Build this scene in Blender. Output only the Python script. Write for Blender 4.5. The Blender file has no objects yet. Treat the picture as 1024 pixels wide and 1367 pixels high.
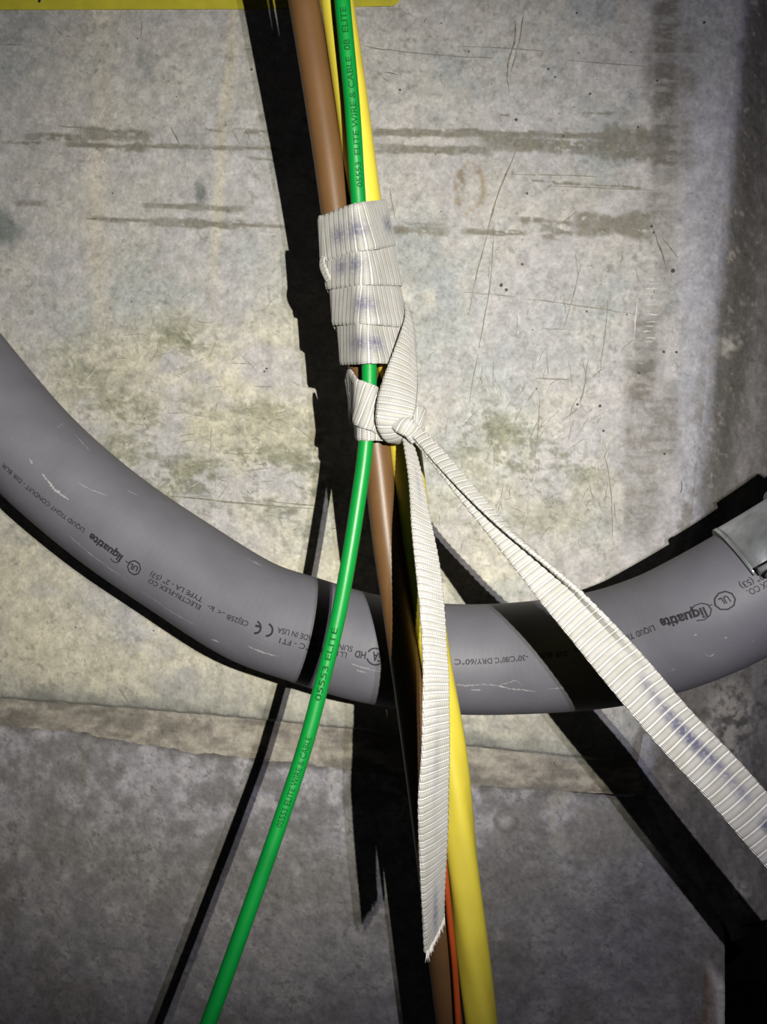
import bpy, bmesh, math, random
import numpy as np
from mathutils import Vector, noise as mnoise
random.seed(7)
rng = np.random.default_rng(11)
SC = bpy.context.scene
COL = SC.collection

# ------------------------------------------------------------------ camera, light, exposure
F = 1027.0                      # focal length in pixels of a 1024 x 1367 frame
CH = 1.20                       # camera height above ground
cd = bpy.data.cameras.new('camera'); cam = bpy.data.objects.new('camera', cd); COL.objects.link(cam)
cam.location = (0, 0, CH); cam.rotation_euler = (math.pi/2, 0, 0)
cd.sensor_fit = 'HORIZONTAL'; cd.sensor_width = 36.0; cd.lens = 36.0*F/1024.0
cd.clip_start = 0.01; cd.clip_end = 50
SC.camera = cam

wd = bpy.data.worlds.new('dark_room'); SC.world = wd; wd.use_nodes = True
bg = wd.node_tree.nodes['Background']
bg.inputs[0].default_value = (0.75, 0.8, 1.0, 1); bg.inputs[1].default_value = 0.006

def P(px, py, d):               # point seen at a photo pixel, d metres in front of the lens
    return Vector(((px-512.0)/F*d, d, CH+(683.5-py)/F*d))

def lamp(name, loc, target, watt, color, size_deg, blend, soft):
    l = bpy.data.lights.new(name, 'SPOT'); o = bpy.data.objects.new(name, l); COL.objects.link(o)
    l.energy = watt; l.color = color; l.spot_size = math.radians(size_deg); l.spot_blend = blend
    l.shadow_soft_size = soft
    o.location = loc
    o.rotation_euler = (Vector(target)-Vector(loc)).to_track_quat('-Z', 'Y').to_euler()
    return o
# two small LEDs of a hand lamp held behind and right of the lens
lamp('lamp_warm', (0.0684, -0.100, CH+0.0240), P(345, 575, .52), 17.6, (1.0, 0.965, 0.82), 72, 1.0, 0.0011)
lamp('lamp_cool', (0.0775, -0.100, CH+0.0240), P(440, 560, .52), 5.2, (0.92, 0.89, 1.0), 116, 1.0, 0.0011)

SC.view_settings.view_transform = 'Standard'; SC.view_settings.look = 'None'
SC.view_settings.exposure = 0.0; SC.view_settings.gamma = 1.0
SC.view_settings.use_curve_mapping = False

# ------------------------------------------------------------------ helpers
def tag(o, label=None, cat=None, group=None, kind=None):
    if label: o['label'] = label
    if cat: o['category'] = cat
    if group: o['group'] = group
    if kind: o['kind'] = kind
    return o

def mesh_obj(name, verts, faces, mat, parent=None, smooth=True, uvs=None, attrs=None):
    me = bpy.data.meshes.new(name)
    me.from_pydata([tuple(v) for v in verts], [], [tuple(f) for f in faces])
    me.update()
    if smooth:
        me.polygons.foreach_set('use_smooth', [True]*len(me.polygons))
    if uvs is not None:
        uv = me.uv_layers.new(name='UVMap')
        li = np.empty(len(me.loops), dtype=np.int32); me.loops.foreach_get('vertex_index', li)
        uv.data.foreach_set('uv', np.asarray(uvs, dtype=np.float32)[li].ravel())
    for k, a in (attrs or {}).items():
        at = me.attributes.new(k, 'FLOAT', 'POINT')
        at.data.foreach_set('value', np.asarray(a, dtype=np.float32))
    me.materials.append(mat)
    o = bpy.data.objects.new(name, me); COL.objects.link(o)
    if parent: o.parent = parent
    return o

def empty(name, loc, label, cat, group=None):
    o = bpy.data.objects.new(name, None); COL.objects.link(o)
    o.location = loc; o.empty_display_size = .02
    tag(o, label, cat, group)
    return o

def attach(child, parent):       # parent without moving
    child.parent = parent
    child.matrix_parent_inverse = parent.matrix_basis.inverted()
    return child

def catmull(ctrl, n_per=24):
    c = np.asarray(ctrl, float); out = []
    N = len(c)
    for i in range(N-1):
        p0 = c[max(i-1, 0)]; p1 = c[i]; p2 = c[i+1]; p3 = c[min(i+2, N-1)]
        if i == 0: p0 = 2*p1-p2
        if i == N-2: p3 = 2*p2-p1
        d1 = max(np.linalg.norm(p1[:3]-p0[:3]), 1e-9)**.5
        d2 = max(np.linalg.norm(p2[:3]-p1[:3]), 1e-9)**.5
        d3 = max(np.linalg.norm(p3[:3]-p2[:3]), 1e-9)**.5
        m1 = ((p1-p0)/d1-(p2-p0)/(d1+d2)+(p2-p1)/d2)*d2
        m2 = ((p2-p1)/d2-(p3-p1)/(d2+d3)+(p3-p2)/d3)*d2
        for t in np.linspace(0, 1, n_per, endpoint=False):
            h = (2*t**3-3*t**2+1)*p1+(t**3-2*t**2+t)*m1+(-2*t**3+3*t**2)*p2+(t**3-t**2)*m2
            out.append(h)
    out.append(c[-1])
    return np.array(out)

def resample(path, step):
    seg = np.linalg.norm(np.diff(path[:, :3], axis=0), axis=1)
    s = np.concatenate([[0], np.cumsum(seg)])
    n = max(int(s[-1]/step), 4)
    ss = np.linspace(0, s[-1], n+1)
    return np.stack([np.interp(ss, s, path[:, k]) for k in range(path.shape[1])], 1), ss

def unit(a):
    return a/np.maximum(np.linalg.norm(a, axis=-1, keepdims=True), 1e-12)

# ------------------------------------------------------------------ materials
def mat_new(name, rough=.5, spec=.5):
    m = bpy.data.materials.new(name); m.use_nodes = True
    nt = m.node_tree; b = nt.nodes['Principled BSDF']
    b.inputs['Roughness'].default_value = rough
    b.inputs['Specular IOR Level'].default_value = spec
    return m, nt, b

def node(nt, typ, **kw):
    n = nt.nodes.new(typ)
    for k, v in kw.items():
        if k.startswith('i_'):
            key = k[2:].replace('_', ' ')
            n.inputs[key].default_value = v
        else:
            setattr(n, k, v)
    return n

def plain(name, col, rough=.5, spec=.5, nscale=200, namt=.12, bump=.1, bscale=900, metal=0, stretch=None):
    m, nt, b = mat_new(name, rough, spec)
    b.inputs['Metallic'].default_value = metal
    L = nt.links.new
    tc = node(nt, 'ShaderNodeTexCoord')
    src = tc.outputs['Object']
    if stretch:
        mp = node(nt, 'ShaderNodeMapping'); mp.inputs['Scale'].default_value = stretch
        L(src, mp.inputs['Vector']); src = mp.outputs['Vector']
    nz = node(nt, 'ShaderNodeTexNoise'); nz.inputs['Scale'].default_value = nscale; nz.inputs['Detail'].default_value = 5
    L(src, nz.inputs['Vector'])
    rp = node(nt, 'ShaderNodeValToRGB')
    rp.color_ramp.elements[0].position = .3; rp.color_ramp.elements[1].position = .7
    c = np.array(col)
    rp.color_ramp.elements[0].color = (*(c*(1-namt)), 1); rp.color_ramp.elements[1].color = (*np.minimum(c*(1+namt), 1), 1)
    L(nz.outputs['Fac'], rp.inputs['Fac']); L(rp.outputs['Color'], b.inputs['Base Color'])
    if bump:
        n2 = node(nt, 'ShaderNodeTexNoise'); n2.inputs['Scale'].default_value = bscale; n2.inputs['Detail'].default_value = 3
        L(src, n2.inputs['Vector'])
        bp = node(nt, 'ShaderNodeBump'); bp.inputs['Strength'].default_value = bump; bp.inputs['Distance'].default_value = .0006
        L(n2.outputs['Fac'], bp.inputs['Height']); L(bp.outputs['Normal'], b.inputs['Normal'])
    return m

def concrete_mat():
    m, nt, b = mat_new('concrete', .72, .25)
    L = nt.links.new
    at = node(nt, 'ShaderNodeAttribute', attribute_name='Col')
    tc = node(nt, 'ShaderNodeTexCoord')
    n1 = node(nt, 'ShaderNodeTexNoise'); n1.inputs['Scale'].default_value = 420; n1.inputs['Detail'].default_value = 6; n1.inputs['Roughness'].default_value = .7
    n2 = node(nt, 'ShaderNodeTexNoise'); n2.inputs['Scale'].default_value = 95; n2.inputs['Detail'].default_value = 8; n2.inputs['Roughness'].default_value = .72
    for n in (n1, n2): L(tc.outputs['Object'], n.inputs['Vector'])
    mr = node(nt, 'ShaderNodeMapRange'); mr.inputs['From Min'].default_value = .3; mr.inputs['From Max'].default_value = .7
    mr.inputs['To Min'].default_value = .80; mr.inputs['To Max'].default_value = 1.20
    L(n1.outputs['Fac'], mr.inputs['Value'])
    mr2 = node(nt, 'ShaderNodeMapRange'); mr2.inputs['From Min'].default_value = .3; mr2.inputs['From Max'].default_value = .7
    mr2.inputs['To Min'].default_value = .82; mr2.inputs['To Max'].default_value = 1.16
    L(n2.outputs['Fac'], mr2.inputs['Value'])
    mu = node(nt, 'ShaderNodeMath', operation='MULTIPLY'); L(mr.outputs[0], mu.inputs[0]); L(mr2.outputs[0], mu.inputs[1])
    nf = node(nt, 'ShaderNodeTexNoise'); nf.inputs['Scale'].default_value = 230; nf.inputs['Detail'].default_value = 5; nf.inputs['Roughness'].default_value = .78; nf.inputs['Distortion'].default_value = .8
    L(tc.outputs['Object'], nf.inputs['Vector'])
    mf = node(nt, 'ShaderNodeValToRGB')
    ef = mf.color_ramp.elements; ef[0].position = .33; ef[0].color = (.66, .66, .66, 1); ef[1].position = .70; ef[1].color = (1.16, 1.16, 1.16, 1)
    for p_, v_ in ((.40, .95), (.62, 1.0)):
        q_ = ef.new(p_); q_.color = (v_, v_, v_, 1)
    L(nf.outputs['Fac'], mf.inputs['Fac'])
    mu0 = mu
    mu = node(nt, 'ShaderNodeMath', operation='MULTIPLY'); L(mu0.outputs[0], mu.inputs[0]); L(mf.outputs[0], mu.inputs[1])
    vm = node(nt, 'ShaderNodeVectorMath', operation='SCALE'); L(at.outputs['Color'], vm.inputs[0]); L(mu.outputs[0], vm.inputs['Scale'])
    L(vm.outputs['Vector'], b.inputs['Base Color'])
    ad = node(nt, 'ShaderNodeMath', operation='ADD'); L(n1.outputs['Fac'], ad.inputs[0]); L(n2.outputs['Fac'], ad.inputs[1])
    bp = node(nt, 'ShaderNodeBump'); bp.inputs['Strength'].default_value = .22; bp.inputs['Distance'].default_value = .0008
    L(ad.outputs[0], bp.inputs['Height']); L(bp.outputs['Normal'], b.inputs['Normal'])
    return m

def strap_mat():
    m, nt, b = mat_new('woven_polyester', .42, .45)
    L = nt.links.new
    b.inputs['Sheen Weight'].default_value = .15
    uv = node(nt, 'ShaderNodeUVMap')
    sp = node(nt, 'ShaderNodeSeparateXYZ'); L(uv.outputs['UV'], sp.inputs[0])
    # threads: fine cords running along the tape, wobbling rib to rib
    k = node(nt, 'ShaderNodeMath', operation='MULTIPLY'); k.inputs[1].default_value = 2*math.pi/0.62
    L(sp.outputs['Y'], k.inputs[0])
    k2 = node(nt, 'ShaderNodeMath', operation='MULTIPLY'); k2.inputs[1].default_value = 1.1
    L(sp.outputs['X'], k2.inputs[0])
    s0 = node(nt, 'ShaderNodeMath', operation='ADD'); L(k.outputs[0], s0.inputs[0]); L(k2.outputs[0], s0.inputs[1])
    sn = node(nt, 'ShaderNodeMath', operation='SINE'); L(s0.outputs[0], sn.inputs[0])
    bp = node(nt, 'ShaderNodeBump'); bp.inputs['Strength'].default_value = .5; bp.inputs['Distance'].default_value = .00022
    L(sn.outputs[0], bp.inputs['Height']); L(bp.outputs['Normal'], b.inputs['Normal'])
    nz = node(nt, 'ShaderNodeTexNoise'); nz.inputs['Scale'].default_value = .16; nz.inputs['Detail'].default_value = 4
    L(uv.outputs['UV'], nz.inputs['Vector'])
    rp = node(nt, 'ShaderNodeValToRGB')
    rp.color_ramp.elements[0].position = .3; rp.color_ramp.elements[1].position = .65
    rp.color_ramp.elements[0].color = (.365, .355, .32, 1); rp.color_ramp.elements[1].color = (.43, .423, .408, 1)
    L(nz.outputs['Fac'], rp.inputs['Fac'])
    mk = node(nt, 'ShaderNodeAttribute', attribute_name='mark')
    rb = node(nt, 'ShaderNodeAttribute', attribute_name='rib')
    n3 = node(nt, 'ShaderNodeTexNoise'); n3.inputs['Scale'].default_value = .6; n3.inputs['Detail'].default_value = 3
    L(uv.outputs['UV'], n3.inputs['Vector'])
    m3 = node(nt, 'ShaderNodeMapRange'); m3.inputs['From Min'].default_value = .22; m3.inputs['From Max'].default_value = .50
    L(n3.outputs['Fac'], m3.inputs['Value'])
    mm = node(nt, 'ShaderNodeMath', operation='MULTIPLY'); L(mk.outputs['Fac'], mm.inputs[0]); L(m3.outputs[0], mm.inputs[1])
    mx = node(nt, 'ShaderNodeMix', data_type='RGBA'); L(mm.outputs[0], mx.inputs['Factor']); L(rp.outputs['Color'], mx.inputs['A'])
    mx.inputs['B'].default_value = (.095, .095, .165, 1)
    # bright line where two ribs meet, with a darker band on each side
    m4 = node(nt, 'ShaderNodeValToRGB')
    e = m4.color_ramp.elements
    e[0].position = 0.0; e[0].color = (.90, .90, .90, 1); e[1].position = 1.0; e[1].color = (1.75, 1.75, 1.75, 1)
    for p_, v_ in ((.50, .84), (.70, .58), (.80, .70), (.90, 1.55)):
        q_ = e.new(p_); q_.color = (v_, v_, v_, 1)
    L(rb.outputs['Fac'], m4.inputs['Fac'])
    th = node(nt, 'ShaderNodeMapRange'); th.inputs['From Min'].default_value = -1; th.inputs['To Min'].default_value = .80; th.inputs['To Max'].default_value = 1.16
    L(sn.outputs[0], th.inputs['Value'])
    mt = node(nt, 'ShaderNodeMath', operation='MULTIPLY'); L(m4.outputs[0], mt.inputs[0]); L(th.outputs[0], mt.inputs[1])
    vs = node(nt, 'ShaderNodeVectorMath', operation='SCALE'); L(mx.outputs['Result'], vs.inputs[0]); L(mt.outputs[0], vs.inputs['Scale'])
    L(vs.outputs['Vector'], b.inputs['Base Color'])
    return m

def conduit_mat():
    m, nt, b = mat_new('grey_vinyl', .56, .35)
    L = nt.links.new
    tc = node(nt, 'ShaderNodeTexCoord')
    uv = node(nt, 'ShaderNodeUVMap')
    nz = node(nt, 'ShaderNodeTexNoise'); nz.inputs['Scale'].default_value = 45; nz.inputs['Detail'].default_value = 6
    L(tc.outputs['Object'], nz.inputs['Vector'])
    rp = node(nt, 'ShaderNodeValToRGB')
    rp.color_ramp.elements[0].position = .3; rp.color_ramp.elements[1].position = .72
    rp.color_ramp.elements[0].color = (.108, .106, .127, 1); rp.color_ramp.elements[1].color = (.132, .130, .152, 1)
    L(nz.outputs['Fac'], rp.inputs['Fac'])
    # dusty specks and rubbed scuffs
    mp = node(nt, 'ShaderNodeMapping'); mp.inputs['Scale'].default_value = (.018, .10, 1)
    L(uv.outputs['UV'], mp.inputs['Vector'])
    n2 = node(nt, 'ShaderNodeTexNoise'); n2.inputs['Scale'].default_value = 3.0; n2.inputs['Detail'].default_value = 9; n2.inputs['Roughness'].default_value = .75
    L(mp.outputs['Vector'], n2.inputs['Vector'])
    r2 = node(nt, 'ShaderNodeMapRange'); r2.inputs['From Min'].default_value = .63; r2.inputs['From Max'].default_value = .80; r2.inputs['To Max'].default_value = .45
    L(n2.outputs['Fac'], r2.inputs['Value'])
    n3 = node(nt, 'ShaderNodeTexNoise'); n3.inputs['Scale'].default_value = 520; n3.inputs['Detail'].default_value = 2
    L(tc.outputs['Object'], n3.inputs['Vector'])
    r3 = node(nt, 'ShaderNodeMapRange'); r3.inputs['From Min'].default_value = .74; r3.inputs['From Max'].default_value = .80; r3.inputs['To Max'].default_value = .5
    L(n3.outputs['Fac'], r3.inputs['Value'])
    mxm = node(nt, 'ShaderNodeMath', operation='MAXIMUM'); L(r2.outputs[0], mxm.inputs[0]); L(r3.outputs[0], mxm.inputs[1])
    mx = node(nt, 'ShaderNodeMix', data_type='RGBA'); L(mxm.outputs[0], mx.inputs['Factor']); L(rp.outputs['Color'], mx.inputs['A'])
    mx.inputs['B'].default_value = (.26, .255, .26, 1)
    L(mx.outputs['Result'], b.inputs['Base Color'])
    n4 = node(nt, 'ShaderNodeTexNoise'); n4.inputs['Scale'].default_value = 1500; n4.inputs['Detail'].default_value = 2
    L(tc.outputs['Object'], n4.inputs['Vector'])
    bp = node(nt, 'ShaderNodeBump'); bp.inputs['Strength'].default_value = .12; bp.inputs['Distance'].default_value = .0003
    L(n4.outputs['Fac'], bp.inputs['Height']); L(bp.outputs['Normal'], b.inputs['Normal'])
    return m

M_CONC = concrete_mat()
M_STRAP = strap_mat()
M_COND = conduit_mat()
M_BROWN = plain('brown_jacket', (.105, .054, .021), .42, .35, 60, .10, .06, 1200)
M_YELL = plain('yellow_jacket', (.54, .45, .045), .48, .35, 60, .06, .06, 900)
M_GREEN = plain('green_jacket', (.001, .19, .028), .40, .4, 60, .10, .06, 1200)
M_ORANGE = plain('orange_jacket', (.36, .055, .010), .4, .5, 60, .10, .05, 1200)
M_INK = plain('black_ink', (.022, .021, .026), .6, .2, 200, .2, 0)
M_GINK = plain('dark_green_ink', (.0008, .075, .012), .6, .1, 200, .3, 0)
M_ZINC = plain('zinc_plate', (.42, .44, .47), .38, .5, 120, .30, .3, 500, metal=.75, stretch=(1, 1, .2))
M_SIGN = plain('yellow_vinyl', (.56, .50, .045), .5, .4, 90, .10, .08, 700)
M_SCRATCH = plain('scratch_grime', (.24, .225, .185), .8, .1, 300, .35, 0)
M_PALE = plain('pale_scratch', (.55, .53, .50), .7, .2, 300, .2, 0)
M_SCUFF = plain('pale_scuff', (.235, .23, .24), .7, .2, 300, .3, 0)
M_THREAD = plain('loose_thread', (.70, .68, .62), .5, .4, 300, .15, 0)

# ------------------------------------------------------------------ numpy noise
_tab = rng.random((256, 256))
def vnoise(x, y, seed=0):
    x = x+seed*17.31; y = y+seed*9.77
    xi = np.floor(x).astype(int); yi = np.floor(y).astype(int)
    fx = x-xi; fy = y-yi
    fx = fx*fx*(3-2*fx); fy = fy*fy*(3-2*fy)
    a = _tab[xi & 255, yi & 255]; b = _tab[(xi+1) & 255, yi & 255]
    c = _tab[xi & 255, (yi+1) & 255]; d = _tab[(xi+1) & 255, (yi+1) & 255]
    return (a*(1-fx)+b*fx)*(1-fy)+(c*(1-fx)+d*fx)*fy
def fbm(x, y, sc, seed=0, oct=5, gain=.55):
    t = 0; a = 1; n = 0; f = 1.0/sc
    for o in range(oct):
        t = t+a*vnoise(x*f, y*f, seed+o*3); n += a; a *= gain; f *= 2.03
    return t/n
def sst(a, b, x):
    t = np.clip((x-a)/(b-a), 0, 1); return t*t*(3-2*t)
def blob(x, y, cx, cy, rx, ry):
    return np.exp(-((x-cx)/rx)**2-((y-cy)/ry)**2)
def mixc(c, col, a):
    a = np.clip(a, 0, 1)[:, None]; return c*(1-a)+np.array(col)[None]*a

# ------------------------------------------------------------------ concrete wall (structure)
SLOPE = 0.21                       # the wall runs away towards the left
def wallP(px, py, off=0.0):        # point on the wall plane: depth = .5 - SLOPE * X (off = metres behind it)
    kx = (px-512.0)/F
    d = (0.5+off)/(1+SLOPE*kx)
    return np.stack([kx*d, d, CH+(683.5-py)/F*d], -1)

def edge_x(y):                     # vertical arris between back wall and right-hand face
    return np.interp(y, [-300, 0, 350, 690, 930, 1040, 1140, 1250, 1300, 1700], [1022, 994, 962, 928, 872, 852, 902, 980, 985, 990])
def ledge_top(x):
    return np.interp(x, [-400, 0, 160, 330, 480, 620, 850, 1300], [902, 934, 946, 961, 976, 998, 1022, 1060])
def ledge_bot(x):
    return np.interp(x, [-400, 0, 100, 240, 330, 480, 620, 850, 1300], [930, 966, 975, 1000, 1010, 1028, 1046, 1058, 1090])

def paint_upper(x, y):
    c = np.tile(np.array([.362, .352, .358]), (len(x), 1))
    n1 = fbm(x, y, 190, 1); n2 = fbm(x, y, 70, 5); n3 = fbm(x, y, 22, 9); n4 = fbm(x, y, 9, 13, 3); n5 = fbm(x, y, 130, 41)
    low = sst(250, 560, y)*sst(900, 560, x)                # cream tone, stronger towards the lower left
    c = mixc(c, (.47, .445, .350), sst(.40, .62, n1*.5+n2*.5+.10*low)*(.30+.6*low))
    c = mixc(c, (.40, .385, .385), sst(.45, .6, fbm(x, y*.6, 45, 23))*.35)
    c = mixc(c, (.285, .315, .335), sst(.50, .66, n5*.55+n2*.45)*.55)
    for cx, cy, rx, ry, a in ((235, 385, 120, 55, .75), (150, 420, 120, 40, .45), (590, 380, 60, 90, .75), (330, 330, 60, 40, .5), (400, 200, 100, 60, .3),
                              (640, 120, 80, 60, .25), (560, 480, 50, 50, .4)):
        c = mixc(c, (.285, .305, .318), a*blob(x, y, cx, cy, rx, ry)*sst(.38, .62, n3*.6+n2*.4))
    for cx, cy, rx, ry, a in ((270, 480, 110, 60, .7), (390, 440, 60, 60, .4), (150, 520, 60, 60, .5), (230, 870, 200, 50, .6), (90, 860, 90, 60, .4), (520, 760, 160, 60, .5)):
        c = mixc(c, (.52, .485, .375), a*blob(x, y, cx, cy, rx, ry)*sst(.36, .6, n3*.5+n2*.5))
    # old drips
    dr = np.exp(-((x-133-4*np.sin(y/60))/15)**2)*sst(-50, 20, y)*sst(620, 430, y)
    c = mixc(c, (.45, .415, .345), .55*dr)
    dx = np.interp(y, [0, 60, 160, 330, 420], [312, 310, 298, 288, 284])
    dr = np.exp(-((x-dx)/7)**2)*sst(440, 300, y)
    c = mixc(c, (.46, .42, .32), .6*dr)
    # mould / grime patches
    st = 0
    for cx, cy, rx, ry, a in ((300, 655, 130, 45, 1), (160, 560, 60, 45, .8), (345, 630, 80, 60, .9), (245, 455, 40, 28, 1), (190, 640, 60, 50, .7), (420, 640, 40, 60, .6),
                              (680, 600, 70, 45, 1), (760, 620, 60, 30, .7), (640, 560, 50, 40, .6), (720, 690, 80, 40, .5), (610, 700, 50, 40, .4), (110, 490, 50, 40, .6), (330, 545, 120, 20, .6)):
        st = st+a*blob(x, y, cx, cy, rx, ry)
    g = np.clip(st, 0, 1)*sst(.46, .60, fbm(x*.55, y*1.25, 17, 31, 5, .7)*.75+.25*n2)
    c = mixc(c, (.150, .155, .105), .72*g)
    c = mixc(c, (.27, .26, .17), .30*np.clip(st, 0, 1)*sst(.45, .6, n2))
    fine = fbm(x, y*1.3, 6.5, 57, 3, .7)
    c = mixc(c, (.105, .115, .080), .62*np.clip(st, 0, 1)*sst(.52, .62, fine)*sst(.38, .56, n2*.5+n3*.5))
    c = mixc(c, (.22, .215, .195), .42*sst(.56, .66, fine)*sst(.46, .60, n3*.5+n5*.5))
    # random speckle
    sp = sst(.70, .76, fbm(x, y, 7, 51, 2))*sst(.45, .6, n2)
    c = mixc(c, (.20, .19, .17), .5*sp)
    # horizontal form-joint grime
    dirt = np.zeros_like(x)
    wob = (fbm(x, y*0+3, 30, 61)-.5)*10
    wob2 = (fbm(x, y*0+8, 9, 66)-.5)*8
    def hb(x0, x1, ya, yb, th, dens):
        nonlocal dirt
        yc = ya+(yb-ya)*np.clip((x-x0)/(x1-x0), 0, 1)+wob*.4
        thk = th*(.35+1.3*fbm(x, y*0+ya, 26, int(ya), 4, .7))
        b = sst(1.25, .75, np.abs(y-yc)/thk)*sst(x0-6, x0+10, x)*sst(x1+6, x1-12, x)
        br = sst(1-dens-.12, 1-dens+.06, fbm(x*.7, y*2.2, 16, int(ya)+7, 4, .7)*1.6-.3)
        dirt = np.maximum(dirt, b*br)
    hb(30, 120, 182, 186, 5, .6); hb(110, 205, 178, 182, 8, .75); hb(0, 60, 190, 191, 2, .7); hb(85, 375, 194, 199, 3, .9); hb(100, 200, 190, 196, 9, .5)
    hb(270, 360, 172, 178, 3, .4); hb(330, 372, 212, 214, 2, .7)
    hb(190, 330, 275, 279, 4, .85); hb(120, 385, 292, 303, 2.5, .95); hb(200, 330, 297, 301, 6, .8); hb(20, 60, 271, 272, 3, .7)
    hb(490, 660, 177, 178, 5, .8); hb(600, 880, 177, 183, 5, .95); hb(500, 660, 199, 201, 6, .85); hb(640, 880, 190, 202, 9, .75); hb(800, 890, 190, 194, 22, .85)
    hb(520, 600, 307, 309, 6, .75); hb(540, 595, 298, 300, 3, .4); hb(615, 705, 309, 311, 4, .75); hb(690, 770, 293, 298, 3, .8); hb(720, 770, 306, 311, 10, .6); hb(765, 875, 299, 302, 15, .8)
    hb(700, 860, 240, 252, 1.6, .6); hb(660, 880, 153, 150, 1.6, .35)
    c = mixc(c, (.165, .155, .125), .92*dirt*(.60+.40*sst(.38, .54, n4*.6+n3*.4)))
    # right-hand damp staining, and the bluish clean strip beside it
    cl = sst(885, 925, x)*sst(70, 160, y)
    c = mixc(c, (.335, .335, .385), .65*cl)
    stn = np.zeros_like(x)
    for x0, x1, y0, y1, a in ((872, 906, -40, 250, 1), (860, 930, 40, 130, .75), (880, 925, 120, 230, .7), (868, 884, 240, 300, .7), (846, 878, 420, 560, .95), (850, 905, 520, 620, .8),
                              (835, 880, 560, 720, .7), (880, 900, 250, 420, .4), (838, 868, 470, 560, .9), (860, 925, 850, 1000, .8)):
        w = sst(x0-12, x0+8, x+wob2)*sst(x1+12, x1-8, x+wob2)*sst(y0-25, y0+20, y)*sst(y1+30, y1-25, y)
        stn = np.maximum(stn, a*w)
    comb = .62+.38*sst(.40, .60, fbm(x*.35, y*1.6, 11, 77, 4, .65))
    c = mixc(c, (.150, .140, .125), 1.0*stn*comb*sst(.24, .46, n3*.5+n4*.2+n2*.3))
    for cx, cy, rx, ry, a in ((268, 259, 8, 13, 1.3), (266, 250, 5, 8, 1), (5, 305, 22, 20, 1.4), (0, 300, 26, 18, 1.2), (188, 80, 8, 12, .6), (255, 190, 20, 22, .5), (195, 92, 20, 25, .5)):
        c = mixc(c, (.16, .175, .17), a*blob(x, y, cx, cy, rx, ry)*sst(.34, .52, n3))
    # rust ring
    r = np.hypot((x-627)/22, (y-252)/36)
    c = mixc(c, (.22, .165, .105), .75*np.exp(-((r-.85)/.2)**2)*sst(.38, .55, n4*.5+n3*.5))
    c = mixc(c, (.17, .13, .09), .8*blob(x, y, 617, 240, 5, 20)*sst(.35, .5, n4))
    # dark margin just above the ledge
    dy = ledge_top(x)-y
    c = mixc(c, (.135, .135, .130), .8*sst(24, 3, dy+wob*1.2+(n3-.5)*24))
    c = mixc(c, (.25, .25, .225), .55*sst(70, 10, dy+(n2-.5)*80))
    # ragged darker border towards the right edge, lower down
    de = edge_x(y)-x
    c = mixc(c, (.19, .175, .155), .75*sst(18, 2, de+(n3-.5)*44+(n4-.5)*20)*sst(420, 620, y))
    c = c*(.90+.20*sst(.32, .68, n3*.4+n4*.6))[:, None]
    return c*1.24

def paint_ledge(x, y):
    n2 = fbm(x, y*3, 60, 5); n3 = fbm(x, y*2, 18, 9)
    c = np.tile(np.array([.235, .212, .182]), (len(x), 1))
    c = mixc(c, (.36, .335, .285), sst(.48, .66, n3*.6+n2*.4)*.75)
    c = mixc(c, (.14, .130, .115), sst(.52, .36, n2*.5+n3*.5)*.8)
    return c*1.3

def paint_lower(x, y):
    c = np.tile(np.array([.258, .249, .250]), (len(x), 1))
    n1 = fbm(x, y, 150, 2); n2 = fbm(x, y, 55, 6); n3 = fbm(x, y, 18, 10); n4 = fbm(x, y, 8, 14, 3)
    dy = y-ledge_bot(x)
    top = sst(190, 20, dy+(n1-.5)*120)
    c = mixc(c, (.345, .335, .375), .75*top*sst(.36, .58, n2*.6+n3*.4))
    c = mixc(c, (.165, .160, .165), .7*sst(.58, .40, n2*.5+n3*.5)*(.45+.55*top))
    c = mixc(c, (.185, .170, .150), .55*sst(.56, .42, n1*.6+n2*.4)*(1-top))
    c = mixc(c, (.33, .31, .29), .45*sst(.55, .68, n2*.4+n3*.6))
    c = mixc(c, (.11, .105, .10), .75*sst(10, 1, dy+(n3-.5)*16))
    c = mixc(c, (.12, .115, .115), .6*sst(.60, .70, fbm(x, y, 6, 59, 3, .7))*sst(.44, .58, n3))
    # drip, filler patch, tie-hole ring, hair cracks
    c = mixc(c, (.19, .175, .15), .7*blob(x, y, 112, 1025, 7, 26))
    pt = sst(742, 790, x+(n2-.5)*50)*sst(870, 845, x)*sst(1062, 1082, y+(n3-.5)*14)*sst(1165, 1140, y+(x-800)*.25+(n3-.5)*14)
    c = mixc(c, (.205, .195, .185), .85*pt)
    c = mixc(c, (.34, .32, .29), .6*sst(12, 3, np.abs(np.hypot(x-762, (y-1095)*.75)-26)+(n3-.5)*22)*sst(770, 750, x))
    r = np.hypot(x-676, y-1094)
    c = mixc(c, (.14, .13, .12), .8*np.exp(-((r-15)/3)**2)*sst(.36, .5, n3)); c = mixc(c, (.38, .36, .34), .5*sst(10, 5, r+(n4-.5)*8))
    c = mixc(c, (.33, .31, .28), .5*blob(x, y, 950, 1200, 60, 30)*n2)
    # broken pale corner and rust brown runs
    w = sst(938, 948, x+(n3-.5)*10)*sst(1272, 1300, y-(x-945)*1.2)
    c = mixc(c, (.62, .59, .57), .95*w)
    w2 = sst(922, 938, x)*sst(962, 946, x+(y-1330)*-.12)*sst(1270, 1310, y)*sst(.42, .58, fbm(x*2.4, y*.25, 18, 71))
    c = mixc(c, (.16, .10, .06), .7*w2)
    c = c*(.90+.20*sst(.32, .68, n3*.4+n4*.6))[:, None]
    return c*1.25

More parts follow.
